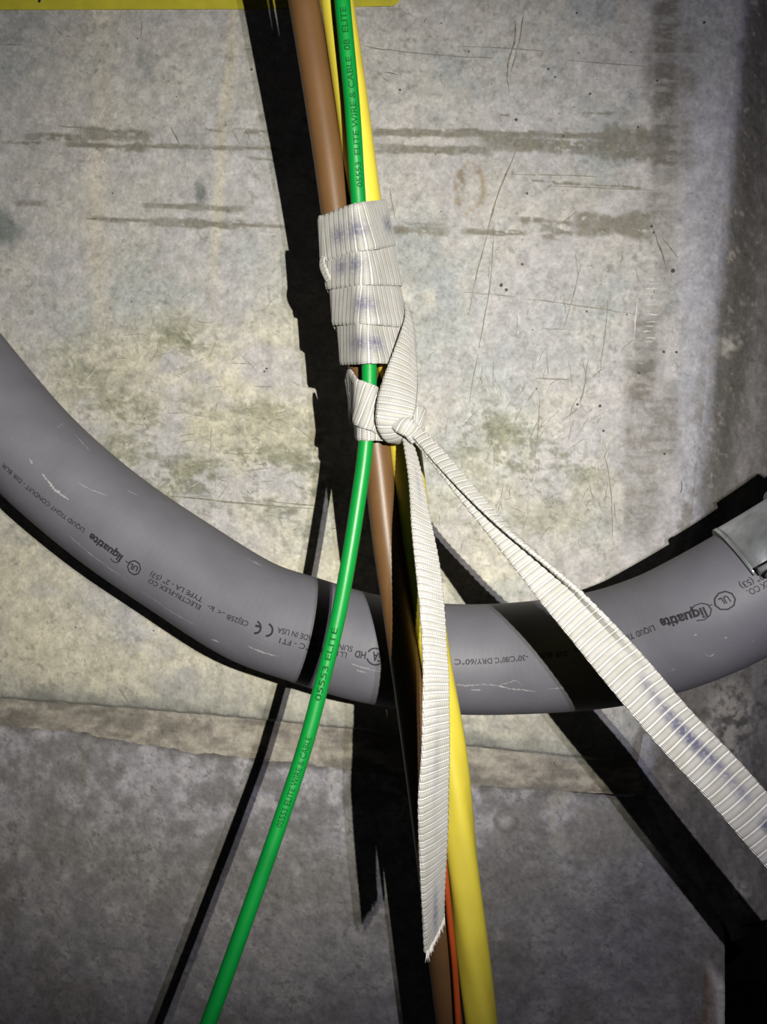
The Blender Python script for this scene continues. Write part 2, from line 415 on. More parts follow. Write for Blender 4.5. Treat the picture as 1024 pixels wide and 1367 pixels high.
def paint_right(x, y):
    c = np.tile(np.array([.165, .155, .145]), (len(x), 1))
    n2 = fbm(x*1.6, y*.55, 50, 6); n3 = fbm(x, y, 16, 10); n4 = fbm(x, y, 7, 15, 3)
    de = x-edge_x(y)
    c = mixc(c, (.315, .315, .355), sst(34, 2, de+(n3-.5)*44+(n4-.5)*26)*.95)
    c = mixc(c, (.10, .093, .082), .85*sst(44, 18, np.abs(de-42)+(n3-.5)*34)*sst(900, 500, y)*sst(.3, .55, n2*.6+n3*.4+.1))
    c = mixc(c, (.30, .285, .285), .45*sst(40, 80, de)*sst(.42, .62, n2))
    c = mixc(c, (.33, .31, .28), .5*sst(.55, .66, n4*.5+n3*.5)*sst(34, 10, np.abs(de-12)))
    c = mixc(c, (.30, .28, .25), .5*sst(.60, .72, n4*.6+n3*.4))
    for cx, cy, rx, ry, a in ((1006, 985, 38, 44, 2.4), (985, 455, 14, 14, .8), (905, 1110, 22, 50, .6), (1002, 1215, 16, 26, 1.3)):
        c = mixc(c, (.42, .395, .35), a*blob(x, y, cx, cy, rx, ry)*sst(.40, .56, n3*.6+n4*.4))
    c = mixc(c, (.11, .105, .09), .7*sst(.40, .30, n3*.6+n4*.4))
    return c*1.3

def wall_grid(name, xs, f_top, f_bot, ny, painter, off_fn, label, x_map=None):
    xs = np.asarray(xs, float); nx = len(xs)
    t = np.linspace(0, 1, ny)
    X = np.repeat(xs[None], ny, 0)
    T = f_top(xs); B = f_bot(xs)
    Y = T[None]+(B-T)[None]*t[:, None]
    if x_map: X = x_map(X, Y)
    x = X.ravel(); y = Y.ravel()
    V = wallP(x, y, 0.0)
    V[:, 1] += off_fn(x, y)
    idx = np.arange(nx*ny).reshape(ny, nx)
    q = np.stack([idx[:-1, :-1], idx[1:, :-1], idx[1:, 1:], idx[:-1, 1:]], -1).reshape(-1, 4)
    me = bpy.data.meshes.new(name)
    me.vertices.add(len(V)); me.vertices.foreach_set('co', V.astype(np.float32).ravel())
    me.loops.add(len(q)*4); me.loops.foreach_set('vertex_index', q.astype(np.int32).ravel())
    me.polygons.add(len(q)); me.polygons.foreach_set('loop_start', np.arange(len(q), dtype=np.int32)*4)
    me.polygons.foreach_set('loop_total', np.full(len(q), 4, dtype=np.int32))
    me.polygons.foreach_set('use_smooth', np.ones(len(q), dtype=bool))
    me.update(calc_edges=True)
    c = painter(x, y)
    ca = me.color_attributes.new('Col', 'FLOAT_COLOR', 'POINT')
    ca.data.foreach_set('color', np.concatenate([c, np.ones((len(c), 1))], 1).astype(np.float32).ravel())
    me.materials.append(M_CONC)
    o = bpy.data.objects.new(name, me); COL.objects.link(o)
    tag(o, label, None, None, 'structure')
    return o

def dense(a, b, step, lo=None, hi=None):
    return np.arange(a, b+.1, step)
def relief(x, y, k=1.0):
    return ((fbm(x, y, 60, 81)-.5)*.0016+(fbm(x, y, 14, 85, 4, .6)-.5)*.0009)*k

# upper panel: rounded arris on its right border
UX = np.concatenate([np.linspace(-420, -30, 24), np.linspace(-28, 1000, 520)])
def up_map(X, Y):                 # squeeze columns so the last one lies on the arris
    e = edge_x(Y); x0 = 700.0
    s = np.clip((X-x0)/(1000-x0), 0, 1)
    return np.where(X > x0, x0+s*(e-x0), X)
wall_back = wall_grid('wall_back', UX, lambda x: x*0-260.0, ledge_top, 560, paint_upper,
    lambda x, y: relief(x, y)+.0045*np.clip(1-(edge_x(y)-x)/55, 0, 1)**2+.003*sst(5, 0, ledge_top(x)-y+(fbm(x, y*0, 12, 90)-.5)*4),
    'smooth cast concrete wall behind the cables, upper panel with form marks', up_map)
RX = np.linspace(0, 1, 130)
def r_map(X, Y): return edge_x(Y)-1.2+X*(1330-edge_x(Y))
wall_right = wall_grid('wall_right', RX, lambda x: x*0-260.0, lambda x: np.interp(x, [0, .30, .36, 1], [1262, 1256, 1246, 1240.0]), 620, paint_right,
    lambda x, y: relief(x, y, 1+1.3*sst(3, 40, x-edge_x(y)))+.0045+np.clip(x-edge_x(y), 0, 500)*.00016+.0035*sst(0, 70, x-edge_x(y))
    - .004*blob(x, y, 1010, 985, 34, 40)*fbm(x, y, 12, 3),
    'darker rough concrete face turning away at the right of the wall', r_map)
LX = np.concatenate([np.linspace(-420, -30, 20), np.linspace(-28, 870, 360)])
def l_map(X, Y):
    e = edge_x(Y)+4; s = np.clip((X-600)/(870-600.), 0, 1)
    return np.where(X > 600, 600+s*(e-600), X)
trim_1 = wall_grid('trim_1', LX, lambda x: ledge_top(x)-3, lambda x: ledge_bot(x)+4, 34, paint_ledge,
    lambda x, y: .0045+relief(x, y*2, 1.6)-.004*sst(.2, 1, (y-ledge_top(x))/np.maximum(ledge_bot(x)-ledge_top(x), 1)),
    'rough brownish concrete joint strip between the upper and lower wall', l_map)
def b_map(X, Y):
    e = np.minimum(edge_x(Y)+6, 972); s = np.clip((X-600)/372., 0, 1)
    return np.where(X > 600, 600+s*(e-600), X)
BX = np.concatenate([np.linspace(-420, -30, 20), np.linspace(-28, 972, 430)])
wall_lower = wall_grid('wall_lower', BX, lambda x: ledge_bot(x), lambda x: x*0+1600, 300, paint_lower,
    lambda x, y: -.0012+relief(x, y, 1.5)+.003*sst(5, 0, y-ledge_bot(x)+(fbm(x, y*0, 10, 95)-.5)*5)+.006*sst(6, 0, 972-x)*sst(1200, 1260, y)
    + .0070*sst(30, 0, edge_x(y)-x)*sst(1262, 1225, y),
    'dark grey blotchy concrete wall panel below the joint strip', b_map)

# recess behind the broken lower right corner
def quad_box(name, pts_front, depth, mat, parent=None):
    n = len(pts_front)
    V = [Vector(p) for p in pts_front]+[Vector(p)+Vector((.02, depth, 0)) for p in pts_front]
    Fc = [tuple(range(n, 2*n))]
    for i in range(n): Fc.append((i, (i+1) % n, n+(i+1) % n, n+i))
    return mesh_obj(name, V, Fc, mat, parent, smooth=False)
M_VOID = plain('recess_shade', (.012, .011, .010), .9, .1, 120, .3, .3, 400)  # near-black colour paints in the shade inside the recess
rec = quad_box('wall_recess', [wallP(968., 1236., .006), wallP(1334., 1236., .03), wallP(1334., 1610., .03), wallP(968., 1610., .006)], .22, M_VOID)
tag(rec, 'black open recess at the lower right corner of the wall', None, None, 'structure')

# surface marks on the wall: thin real lines scored in / dirt lines lying on it
def wall_strips(name, lines, mat, parent, off=-.00025, label=None):
    V = []; Fc = []
    for pts, w in lines:
        p = np.array(pts, float)
        q = catmull(np.c_[p, p[:, :1]*0], 4)[:, :2] if len(p) > 2 else np.array([p[0]+(p[1]-p[0])*t for t in np.linspace(0, 1, 6)])
        q = q+rng.normal(0, .35, q.shape)
        tn = np.gradient(q, axis=0); tn = unit(tn); nn = np.c_[-tn[:, 1], tn[:, 0]]
        n = len(q)
        tap = np.sin(np.linspace(.12, math.pi-.12, n))**.5*(.6+.8*rng.random(n))
        a = q+nn*w*tap[:, None]*.5; b = q-nn*w*tap[:, None]*.5
        base = len(V)
        for s in (a, b):
            W = wallP(s[:, 0], s[:, 1]); W[:, 1] += relief(s[:, 0], s[:, 1])+off
            V += [tuple(v) for v in W]
        Fc += [(base+i, base+i+1, base+n+i+1, base+n+i) for i in range(n-1)]
    o = mesh_obj(name, V, Fc, mat, parent)
    o['kind'] = 'stuff'
    return o
scr = [([(688, 28), (686, 58), (679, 82), (676, 108)], 2.4), ([(700, 10), (694, 50), (686, 82), (682, 96)], 1.6), ([(676, 100), (680, 125)], 1.2),
       ([(486, 62), (520, 67), (610, 76)], 1.5), ([(612, 62), (730, 68)], 1.1), ([(756, 80), (868, 90)], 1.2), ([(602, 76), (660, 78)], 1.0),
       ([(690, 198), (662, 268), (650, 312)], 2.2), ([(655, 300), (638, 360), (626, 420)], 1.4), ([(660, 300), (654, 380), (640, 460), (626, 540)], 1.2),
       ([(682, 232), (802, 236)], 1.1), ([(730, 248), (870, 254)], 1.0), ([(702, 399), (795, 411), (850, 420)], 1.2), ([(618, 390), (690, 396)], .9),
       ([(776, 352), (764, 400), (752, 440)], 1.1), ([(812, 400), (806, 460), (800, 500)], 1.2), ([(785, 480), (779, 520), (774, 540)], 1.8), ([(715, 505), (760, 507)], 1.7), ([(722, 438), (756, 440)], 1.0),
       ([(720, 530), (719, 565), (714, 610)], 1.2), ([(730, 470), (732, 500)], .9), ([(806, 600), (815, 650), (818, 720)], 1.2), ([(884, 318), (905, 345)], 2.0), ([(872, 305), (884, 340), (890, 360)], 1.8),
       ([(520, 250), (527, 292)], 1.2), ([(325, 66), (345, 67)], 1), ([(2, 60), (30, 60)], .8), ([(190, 30), (188, 50)], 1), ([(72, 36), (84, 48)], 1.2), ([(88, 48), (96, 50)], 1.5),
       ([(228, 170), (240, 192)], 1.6), ([(326, 168), (333, 186)], 1.2), ([(310, 174), (320, 192)], 1.0), ([(108, 168), (108, 188)], 1.6), ([(75, 168), (118, 172)], 1.6), ([(115, 292), (140, 292)], 1.4),
       ([(566, 30), (569, 24)], 1.4), ([(512, 96), (532, 100)], 1.4), ([(510, 104), (521, 110)], 1.0), ([(160, 920), (172, 938)], 1.6), ([(380, 905), (392, 920)], 1.4),
       ([(335, 1260), (420, 1276), (500, 1300)], .9), ([(78, 1090), (80, 1130), (76, 1180)], 1.4), ([(700, 1180), (745, 1190)], 1.0), ([(200, 660), (330, 672), (428, 680)], 2.0), ([(350, 668), (430, 676)], 1.6)]
for i in range(190):
    cx, cy, sx, sy = random.choice([(300, 640, 80, 60), (230, 600, 70, 50), (350, 600, 60, 60), (680, 590, 60, 60), (760, 610, 60, 50), (700, 690, 90, 50), (640, 500, 90, 80), (250, 480, 60, 40), (770, 480, 70, 100)])
    x0 = random.gauss(cx, sx); y0 = random.gauss(cy, sy)
    if x0 > edge_x(y0)-10 or y0 > ledge_top(x0)-20: continue
    a = random.gauss(-.25 if x0 < 450 else -1.1, .5); Ln = random.uniform(6, 36)
    x1 = x0+Ln*math.cos(a); y1 = y0+Ln*math.sin(a)
    scr.append(([(x0, y0), ((x0+x1)/2+random.uniform(-1.5, 1.5), (y0+y1)/2+random.uniform(-1.5, 1.5)), (x1, y1)], random.uniform(.6, 1.0)))
wall_strips('scratches', scr, M_SCRATCH, wall_back)
pale = [([(852, 395), (848, 430), (846, 455)], 1.8), ([(1, 420), (4, 500)], .8), ([(338, 312), (372, 314)], 1.2), ([(372, 306), (378, 312)], 1.4)]
for i in range(14):
    y = 365+i*7+random.uniform(-2, 2); x = 858+random.uniform(0, 6)
    pale.append(([(x, y), (x+random.uniform(8, 22), y+random.uniform(-1, 1))], random.uniform(.8, 1.7)))
for i in range(12):
    x = 645+random.uniform(0, 34); y = 500+random.uniform(0, 24)
    pale.append(([(x, y), (x+5, y+13)], .8))
for i in range(16):
    x = 790+random.uniform(0, 30); y = 580+random.uniform(0, 40)
    pale.append(([(x, y), (x-2, y+random.uniform(6, 16))], 1.0))
for i in range(26):
    x = random.uniform(60, 330); y = random.uniform(470, 690); a = random.gauss(-.6, .5); Ln = random.uniform(8, 34)
    pale.append(([(x, y), (x+Ln*math.cos(a), y+Ln*math.sin(a))], .7))
wall_strips('pale_scratches', pale, M_PALE, wall_back)

# air holes: little dark dimples
V = []; Fc = []
holes = [(689, 160, 2.2), (898, 362, 3.0), (870, 302, 2), (873, 310, 2), (770, 18, 1.6), (940, 30, 2), (732, 92, 1.6), (788, 125, 1.6), (741, 103, 1.4), (669, 381, 2.6), (676, 387, 2.4), (697, 353, 1.8),
         (771, 540, 1.8), (801, 542, 2.2), (806, 575, 1.8), (853, 498, 2), (886, 470, 2), (887, 606, 2), (903, 470, 1.8), (783, 416, 1.5), (534, 120, 1.6), (336, 93, 1.6), (356, 492, 1.6), (353, 496, 1.4), (716, 519, 1.3),
         (852, 170, 1.6), (752, 182, 1.6), (877, 108, 1.8), (837, 420, 1.2), (704, 259, 1.3), (703, 258, 1.2)]
for i in range(46):
    holes.append((random.uniform(20, 860), random.uniform(20, 900), random.uniform(.6, 1.2)))
for hx, hy, r in holes:
    base = len(V); K = 9
    for ring, rr in ((0, 1.0), (1, .55)):
        for k in range(K):
            a = 2*math.pi*k/K
            x = hx+r*rr*math.cos(a)*(1+.2*random.uniform(-1, 1)); y = hy+r*rr*math.sin(a)*(1+.2*random.uniform(-1, 1))
            w = wallP(np.array([x]), np.array([y]))[0]; w[1] += float(relief(np.array([hx]), np.array([hy]))[0])-.0003+ring*.0001
            V.append(tuple(w))
    Fc += [(base+k, base+(k+1) % K, base+K+(k+1) % K, base+K+k) for k in range(K)]+[tuple(base+K+k for k in range(K))]
ah = mesh_obj('air_holes', V, Fc, plain('hole_shadow', (.10, .09, .08), .9, .1, 300, .2, 0), wall_back); ah['kind'] = 'stuff'

# ------------------------------------------------------------------ tubes
def tube(name, ctrl, mat, parent=None, seg=40, step=.0022, rad_fn=None, caps=True):
    """ctrl rows: x, y, z, radius.  Returns the object and a dict describing its surface."""
    path, ss = resample(catmull(ctrl, 24), step)
    c = path[:, :3]; r = path[:, 3]
    T = unit(np.gradient(c, axis=0))
    cam_p = np.array([0, 0, CH])
    Cn = cam_p-c; Cn = unit(Cn-(Cn*T).sum(1, keepdims=True)*T)
    U = np.cross(Cn, T)
    U = np.where((U[:, 2:3]+U[:, 0:1]*1e-3) < 0, -U, U) if name == 'flexible_conduit' else U
    n = len(c); ph = np.linspace(0, 2*math.pi, seg, endpoint=False)
    R = r[:, None]*np.ones(seg)[None]
    if rad_fn is not None: R = R*rad_fn(ss[:, None], ph[None])
    V = c[:, None]+R[..., None]*(np.cos(ph)[None, :, None]*Cn[:, None]+np.sin(ph)[None, :, None]*U[:, None])
    idx = np.arange(n*seg).reshape(n, seg); nx = np.roll(idx, -1, 1)
    q = np.stack([idx[:-1], idx[1:], nx[1:], nx[:-1]], -1).reshape(-1, 4)
    # outward orientation
    v0, v1, v3 = V.reshape(-1, 3)[q[0, 0]], V.reshape(-1, 3)[q[0, 1]], V.reshape(-1, 3)[q[0, 3]]
    if np.dot(np.cross(v1-v0, v3-v0), v0-c[0]) < 0: q = q[:, ::-1]
    faces = [tuple(f) for f in q]
    if caps: faces += [tuple(idx[0]), tuple(idx[-1][::-1])]
    uv = np.stack([np.repeat(ss[:, None]*1000, seg, 1), np.repeat(ph[None]*r.mean()*1000, n, 0)], -1).reshape(-1, 2)
    o = mesh_obj(name, V.reshape(-1, 3), faces, mat, parent, uvs=uv)
    return o, dict(c=c, T=T, C=Cn, U=U, r=r, s=ss)

def surf(S, s, phi, off=0.0):
    s = np.asarray(s, float); phi = np.asarray(phi, float)
    g = lambda A: np.stack([np.interp(s, S['s'], A[:, k]) for k in range(3)], -1)
    c, C, U = g(S['c']), unit(g(S['C'])), unit(g(S['U']))
    r = np.interp(s, S['s'], S['r'])+off
    return c+r[..., None]*(np.cos(phi)[..., None]*C+np.sin(phi)[..., None]*U)

def locate(S, px, py):            # surface coordinates (s, phi) of the tube point seen at a pixel
    ss = np.linspace(S['s'][0], S['s'][-1], 900); ph = np.linspace(-1.45, 1.45, 220)
    A, B = np.meshgrid(ss, ph, indexing='ij')
    p = surf(S, A, B)
    X = 512+p[..., 0]/p[..., 1]*F; Y = 683.5-(p[..., 2]-CH)/p[..., 1]*F
    k = np.argmin((X-px)**2+(Y-py)**2); i, j = np.unravel_index(k, X.shape)
    return A[i, j], B[i, j]

def text_mesh(body, thick=0.0, shear=0.0, space=1.0, sub=False):
    cu = bpy.data.curves.new('t', 'FONT'); cu.body = body; cu.size = 1.0; cu.offset = thick; cu.shear = shear
    cu.space_character = space; cu.resolution_u = 3; cu.fill_mode = 'FRONT' if hasattr(cu, 'fill_mode') else cu.fill_mode
    ob = bpy.data.objects.new('t', cu); COL.objects.link(ob)
    dg = bpy.context.evaluated_depsgraph_get(); dg.update()
    me = bpy.data.meshes.new_from_object(ob.evaluated_get(dg))
    if sub:
        bm = bmesh.new(); bm.from_mesh(me); bmesh.ops.triangulate(bm, faces=bm.faces[:])
        bmesh.ops.subdivide_edges(bm, edges=[e for e in bm.edges if abs(e.verts[0].co.y-e.verts[1].co.y) > .2], cuts=4, use_grid_fill=True)
        bm.to_mesh(me); bm.free()
    V = np.array([v.co[:] for v in me.vertices]).reshape(-1, 3); Fc = [tuple(p.vertices) for p in me.polygons]
    bpy.data.objects.remove(ob); bpy.data.curves.remove(cu); bpy.data.meshes.remove(me)
    return V, Fc

def put_text(S, body, start, end, hpx, mat, parent, name='printed_marking', thick=0.0, shear=0.0, off=.00012, flip=-1, sub=False):
    V, Fc = text_mesh(body, thick, shear, 1.0, sub)
    s0, p0 = locate(S, *start); s1, p1 = locate(S, *end)
    x0, x1 = V[:, 0].min(), V[:, 0].max()
    t = (V[:, 0]-x0)/(x1-x0)
    r = float(np.interp((s0+s1)/2, S['s'], S['r']))
    pc = surf(S, np.array([(s0+s1)/2]), np.array([(p0+p1)/2]))[0]
    hm = hpx*pc[1]/F/.70                      # metres per unit of text height
    s = s0+(s1-s0)*t; ph = p0+(p1-p0)*t+flip*(V[:, 1]-.35)*hm/r
    W = surf(S, s, ph, off)
    return mesh_obj(name, W, Fc, mat, parent, smooth=False)

def ring_mark(S, centre, rpx, wpx, sides, mat, parent, name='printed_marking', a0=0, a1=2*math.pi, off=.00012, rot=0, squash=1.0, extra=None):
    s0, p0 = locate(S, *centre)
    pc = surf(S, np.array([s0]), np.array([p0]))[0]; m = pc[1]/F
    r = float(np.interp(s0, S['s'], S['r']))
    closed = abs(a1-a0-2*math.pi) < 1e-6
    an = np.linspace(a0, a1, sides+1)+rot
    V = []; Fc = []
    for rr in (rpx-wpx/2, rpx+wpx/2):
        for a in an:
            V.append(surf(S, np.array([s0+rr*m*math.cos(a)*squash]), np.array([p0+rr*m*math.sin(a)/r]), off)[0])
    n = len(an)
    Fc = [(i, i+1, n+i+1, n+i) for i in range(n-1)]
    return mesh_obj(name, V, Fc, mat, parent, smooth=False)

# ------------------------------------------------------------------ flexible conduit
RC = .0288
cond_ctrl = [P(-190, 250, .452), P(-120, 395, .448), P(-35, 510, .442), P(51, 609, .438), P(146, 691, .437), P(239, 755, .434), P(338, 816, .426), P(400, 838, .421), P(493, 865, .415), P(597, 878.5, .410),
             P(690, 878, .404), P(803, 866, .386), P(880, 845, .371), P(943, 818, .357), P(1010, 782, .350), P(1090, 735, .345), P(1200, 662, .342)]
cond_ctrl = [(*p, RC) for p in cond_ctrl]
def corr(s, ph):                   # the steel core's turns telegraph faintly through the jacket
    return 1+.0006*np.sin(s*2*math.pi/.0042)
conduit, SCN = tube('flexible_conduit', cond_ctrl, M_COND, None, 96, .0011, corr)
tag(conduit, 'thick grey flexible conduit with black print, curving across the concrete wall', 'conduit')
K = (M_INK, conduit)
put_text(SCN, 'LIQUID TIGHT CONDUIT - DIR BUR', (113, 709), (4, 620), 6.6, *K, thick=.012)
put_text(SCN, 'liquatite', (162, 746), (120, 716), 11, *K, thick=.035, shear=.12)
ring_mark(SCN, (155, 743), 8.5, 1.5, 8, *K, rot=.39, a0=-2.6, a1=2.6)
ring_mark(SCN, (179, 758), 10, 2.0, 8, *K, rot=.39)
put_text(SCN, 'UL', (184.5, 760), (173.5, 755), 7.5, *K, thick=.03)
put_text(SCN, '-', (171, 752.5), (167, 750), 7, *K, thick=.02)
put_text(SCN, 'ELECTRI-FLEX CO', (267, 811), (199, 775), 7, *K, thick=.012)
put_text(SCN, 'TYPE LA - 2" (53)', (270, 801), (200, 766), 7, *K, thick=.012)
put_text(SCN, 'CEJ25B', (332, 833), (303, 823), 7, *K, thick=.012)
put_text(SCN, '-<', (300, 820), (291, 816), 7, *K, thick=.012)
put_text(SCN, 'k-', (286, 814), (277, 810), 7, *K, thick=.012)
for cpx in ((356, 841), (341, 837)):
    ring_mark(SCN, cpx, 8.2, 2.8, 14, *K, a0=-1.45, a1=1.45, name='printed_marking')
put_text(SCN, '-', (348, 839), (339.5, 836.8), 11, *K, thick=.06)
put_text(SCN, 'MADE IN USA', (423, 855), (370, 841), 7.5, *K, thick=.012)
put_text(SCN, '-30°C - FT1', (429, 869), (374, 855), 7.5, *K, thick=.012)
put_text(SCN, 'SUN RES', (470, 867), (432, 859), 7.5, *K, thick=.012)
put_text(SCN, 'LL17244', (463, 875), (428, 868), 7.5, *K, thick=.012)
put_text(SCN, 'HD', (488, 875), (474, 873), 9, *K, thick=.03)
ring_mark(SCN, (502, 877), 11, 2.2, 20, *K, a0=-2.75, a1=2.75)
put_text(SCN, 'SA', (509, 878.5), (496, 876), 12, *K, thick=.03)
put_text(SCN, '-30°C/80°C DRY/60°C', (706, 878), (608, 884), 7.2, *K, thick=.012)
put_text(SCN, 'DIR BUR', (756, 872), (719, 876), 7.2, *K, thick=.012)
put_text(SCN, 'LIQUID TIGHT CONDUIT -', (875, 838), (766, 869), 7.6, *K, thick=.012)
put_text(SCN, 'liquatite', (944, 817), (882, 834), 14, *K, thick=.035, shear=.12)
ring_mark(SCN, (936, 816), 11, 1.5, 8, *K, rot=.39, a0=-2.75, a1=2.75, squash=.85)
put_text(SCN, '-', (953, 808), (947, 810.5), 8, *K, thick=.02)
ring_mark(SCN, (967, 802), 12, 2.2, 9, *K, rot=.3, squash=.85)
put_text(SCN, 'UL', (973, 799.5), (960, 805), 9.5, *K, thick=.03)
put_text(SCN, 'ELECTRI-FLEX CO.', (1078, 752), (999, 792), 8.5, *K, thick=.012)
put_text(SCN, 'TYPE LA - 2" (53)', (1072, 744), (988, 784), 8.5, *K, thick=.012)

# pale scuffs rubbed into the jacket
def scuffs(lines):
    V = []; Fc = []
    for pts, w in lines:
        sp = np.array([locate(SCN, *p) for p in pts])
        t = np.linspace(0, 1, 8*len(pts)); k = np.linspace(0, 1, len(pts))
        s = np.interp(t, k, sp[:, 0]); ph = np.interp(t, k, sp[:, 1])+rng.normal(0, .006, len(t))
        hw = w*.4/F*.5/RC*(.3+1.2*rng.random(len(t)))*np.sin(np.linspace(.1, math.pi-.1, len(t)))**.5
        a = surf(SCN, s, ph+hw, .00010); b = surf(SCN, s, ph-hw, .00010)
        base = len(V); n = len(t); V += [tuple(v) for v in a]+[tuple(v) for v in b]
        Fc += [(base+i, base+i+1, base+n+i+1, base+n+i) for i in range(n-1)]
    o = mesh_obj('scuffs', V, Fc, M_SCUFF, conduit); o['kind'] = 'stuff'
scuffs([([(608, 914), (622, 915), (640, 914)], 2), ([(628, 921), (642, 921)], 2.2), ([(640, 913), (660, 914), (680, 919), (700, 921), (716, 923)], 1.8), ([(668, 914), (690, 908), (696, 914)], 1.2), ([(730, 920), (752, 918), (762, 921)], 1.2),
        ([(78, 569), (90, 563)], 2.4), ([(78, 568), (78, 572)], 2.0), ([(170, 655), (184, 662)], 1.4), ([(56, 632), (64, 643), (75, 655), (92, 667)], 3.5), ([(39, 612), (43, 619)], 3), ([(105, 645), (125, 655), (144, 662)], 1.4),
        ([(100, 580), (112, 593), (120, 602)], 2), ([(282, 853), (293, 857)], 3), ([(190, 790), (230, 817), (262, 835)], 1.2), ([(90, 712), (120, 738), (170, 775)], 1.2), ([(330, 862), (350, 871), (372, 876)], 2.2), ([(330, 745), (350, 756)], 3),
        ([(476, 894), (490, 898)], 2.0), ([(470, 886), (488, 892), (508, 897)], 1.2), ([(811, 800), (809, 792), (814, 788), (822, 786)], 1.4), ([(938, 871), (948, 876), (954, 873)], 1.8), ([(893, 882), (901, 892), (896, 896)], 1.6), ([(1004, 855), (1008, 857)], 2), ([(926, 848), (930, 846)], 2), ([(968, 852), (972, 850)], 1.6), ([(1001, 828), (1004, 833)], 2)])

# ------------------------------------------------------------------ zinc clamp on the conduit's right end
clamp = empty('conduit_clamp', P(1050, 705, .345), 'shiny zinc clamp around the right end of the grey conduit', 'clamp')
def shell(name, s0, s1, p0, p1, r0, r1, mat, n1=10, n2=40):
    V = []; Fc = []
    ss = np.linspace(s0, s1, n1); pp = np.linspace(p0, p1, n2)
    for off in (r0, r1):
        A, B = np.meshgrid(ss, pp, indexing='ij'); V += [tuple(v) for v in surf(SCN, A, B, off).reshape(-1, 3)]
    o = n1*n2
    g = lambda i, j, k: k*o+i*n2+j
    for i in range(n1-1):
        for j in range(n2-1):
            Fc.append((g(i, j, 1), g(i+1, j, 1), g(i+1, j+1, 1), g(i, j+1, 1))); Fc.append((g(i, j, 0), g(i, j+1, 0), g(i+1, j+1, 0), g(i+1, j, 0)))
    for i in range(n1-1):
        Fc.append((g(i, 0, 0), g(i+1, 0, 0), g(i+1, 0, 1), g(i, 0, 1))); Fc.append((g(i, n2-1, 1), g(i+1, n2-1, 1), g(i+1, n2-1, 0), g(i, n2-1, 0)))
    for j in range(n2-1):
        Fc.append((g(0, j, 1), g(0, j+1, 1), g(0, j+1, 0), g(0, j, 0))); Fc.append((g(n1-1, j, 0), g(n1-1, j+1, 0), g(n1-1, j+1, 1), g(n1-1, j, 1)))
    ob = mesh_obj(name, V, Fc, mat, None, smooth=True)
    for p in ob.data.polygons: p.use_smooth = p.index < 2*(n1-1)*(n2-1)
    return attach(ob, clamp)
sc0, pc0 = locate(SCN, 1008, 768)
shell('upper_half', sc0, sc0+.055, pc0, pc0+math.pi-.35, .0004, .0020, M_ZINC)
shell('ear', sc0+.0016, sc0+.040, pc0-.045, pc0+.010, .0004, .0105, M_ZINC, 8, 4)
shell('ear', sc0+.0030, sc0+.040, pc0-.125, pc0-.075, .0004, .0105, M_ZINC, 8, 4)
shell('rolled_edge', sc0-.0004, sc0+.0016, pc0, pc0+math.pi-.35, .0004, .0023, M_ZINC, 3)
shell('lower_half', sc0+.010, sc0+.055, pc0-math.pi+.60, pc0-.08, .0004, .0020, M_ZINC)
shell('coupling_nut', sc0+.030, sc0+.056, pc0+.35, pc0+math.pi-.35, .0020, .0045, M_ZINC)

# ------------------------------------------------------------------ the cables
brown_c = [(340, -260, .330), (385, -110, .333), (405.5, 0, .336), (437, 200, .346), (455, 330, .353), (475, 440, .356), (494, 540, .356), (504, 610, .356), (516.5, 720, .356), (535.5, 850, .356), (554.5, 985, .356), (574.5, 1140, .357), (602, 1367, .358), (640, 1660, .36)]
yellow_c = [(418, -260, .328), (436, -110, .331), (450, 0, .334), (470, 140, .340), (488, 270, .350), (507, 380, .355), (522, 470, .3565), (535, 550, .3565), (548, 650, .3565), (561.5, 750, .3568), (580, 870, .3575), (601, 1000, .357), (612, 1100, .354), (624, 1210, .352), (643, 1367, .350), (680, 1660, .35)]
green_c = [(436, -260, .312), (449, -110, .316), (457, 0, .3185), (470, 140, .326), (478, 262, .334), (484, 350, .338), (490, 430, .3395), (493, 495, .3395), (491, 555, .3395), (486.5, 610, .339), (478, 670, .3385), (466, 745, .3375), (451, 825, .3365), (431.5, 905, .335), (406, 1000, .332), (373, 1100, .327), (338, 1200, .323), (278, 1367, .3165), (180, 1640, .305)]
orange_c = [(437, -260, .343), (466, 0, .349), (472, 140, .356), (488, 270, .364), (514, 540, .3665), (533, 680, .3690), (545, 770, .3695), (557, 860, .3690), (568, 940, .366), (578.5, 1010, .3560), (591, 1130, .3480), (600, 1220, .3462), (607, 1290, .3455), (612, 1367, .345), (630, 1660, .345)]
def ctrl(lst, r): return [(*P(*p), r) for p in lst]
RB, RY, RG, RO = .0068, .0073, .00335, .00135
cable_b, SB = tube('brown_cable', ctrl(brown_c, RB), M_BROWN, None, 40, .002)
tag(cable_b, 'brown smooth cable at the left of the hanging bundle', 'cable')
def twist(s, ph):                  # twisted cores show through the jacket lower down
    return 1+.042*np.clip((s-.30)/.12, 0, 1)*np.sin(4*ph-s*70)
cable_y, SY = tube('yellow_cable', ctrl(yellow_c, RY), M_YELL, None, 60, .002, twist)
tag(cable_y, 'yellow cable at the right of the bundle, ridged by its twisted cores', 'cable')
cable_g, SG = tube('green_cable', ctrl(green_c, RG), M_GREEN, None, 32, .002)
tag(cable_g, 'thin green cable in front of the bundle, swinging away to lower left', 'cable')
cable_o, SO = tube('orange_cable', ctrl(orange_c, RO), M_ORANGE, None, 20, .002)
tag(cable_o, 'thinnest orange cable squeezed between the brown and yellow cables', 'cable')
def along(S, body, start, end, hpx, th=.015):
    return put_text(S, body, start, end, hpx, M_GINK, cable_g, off=.00008, thick=th, flip=-1, sub=True)
along(SG, '05553  ELITE WIRE & CABLE  08  ELITE', (480.5, 250), (457.5, 8), 8)
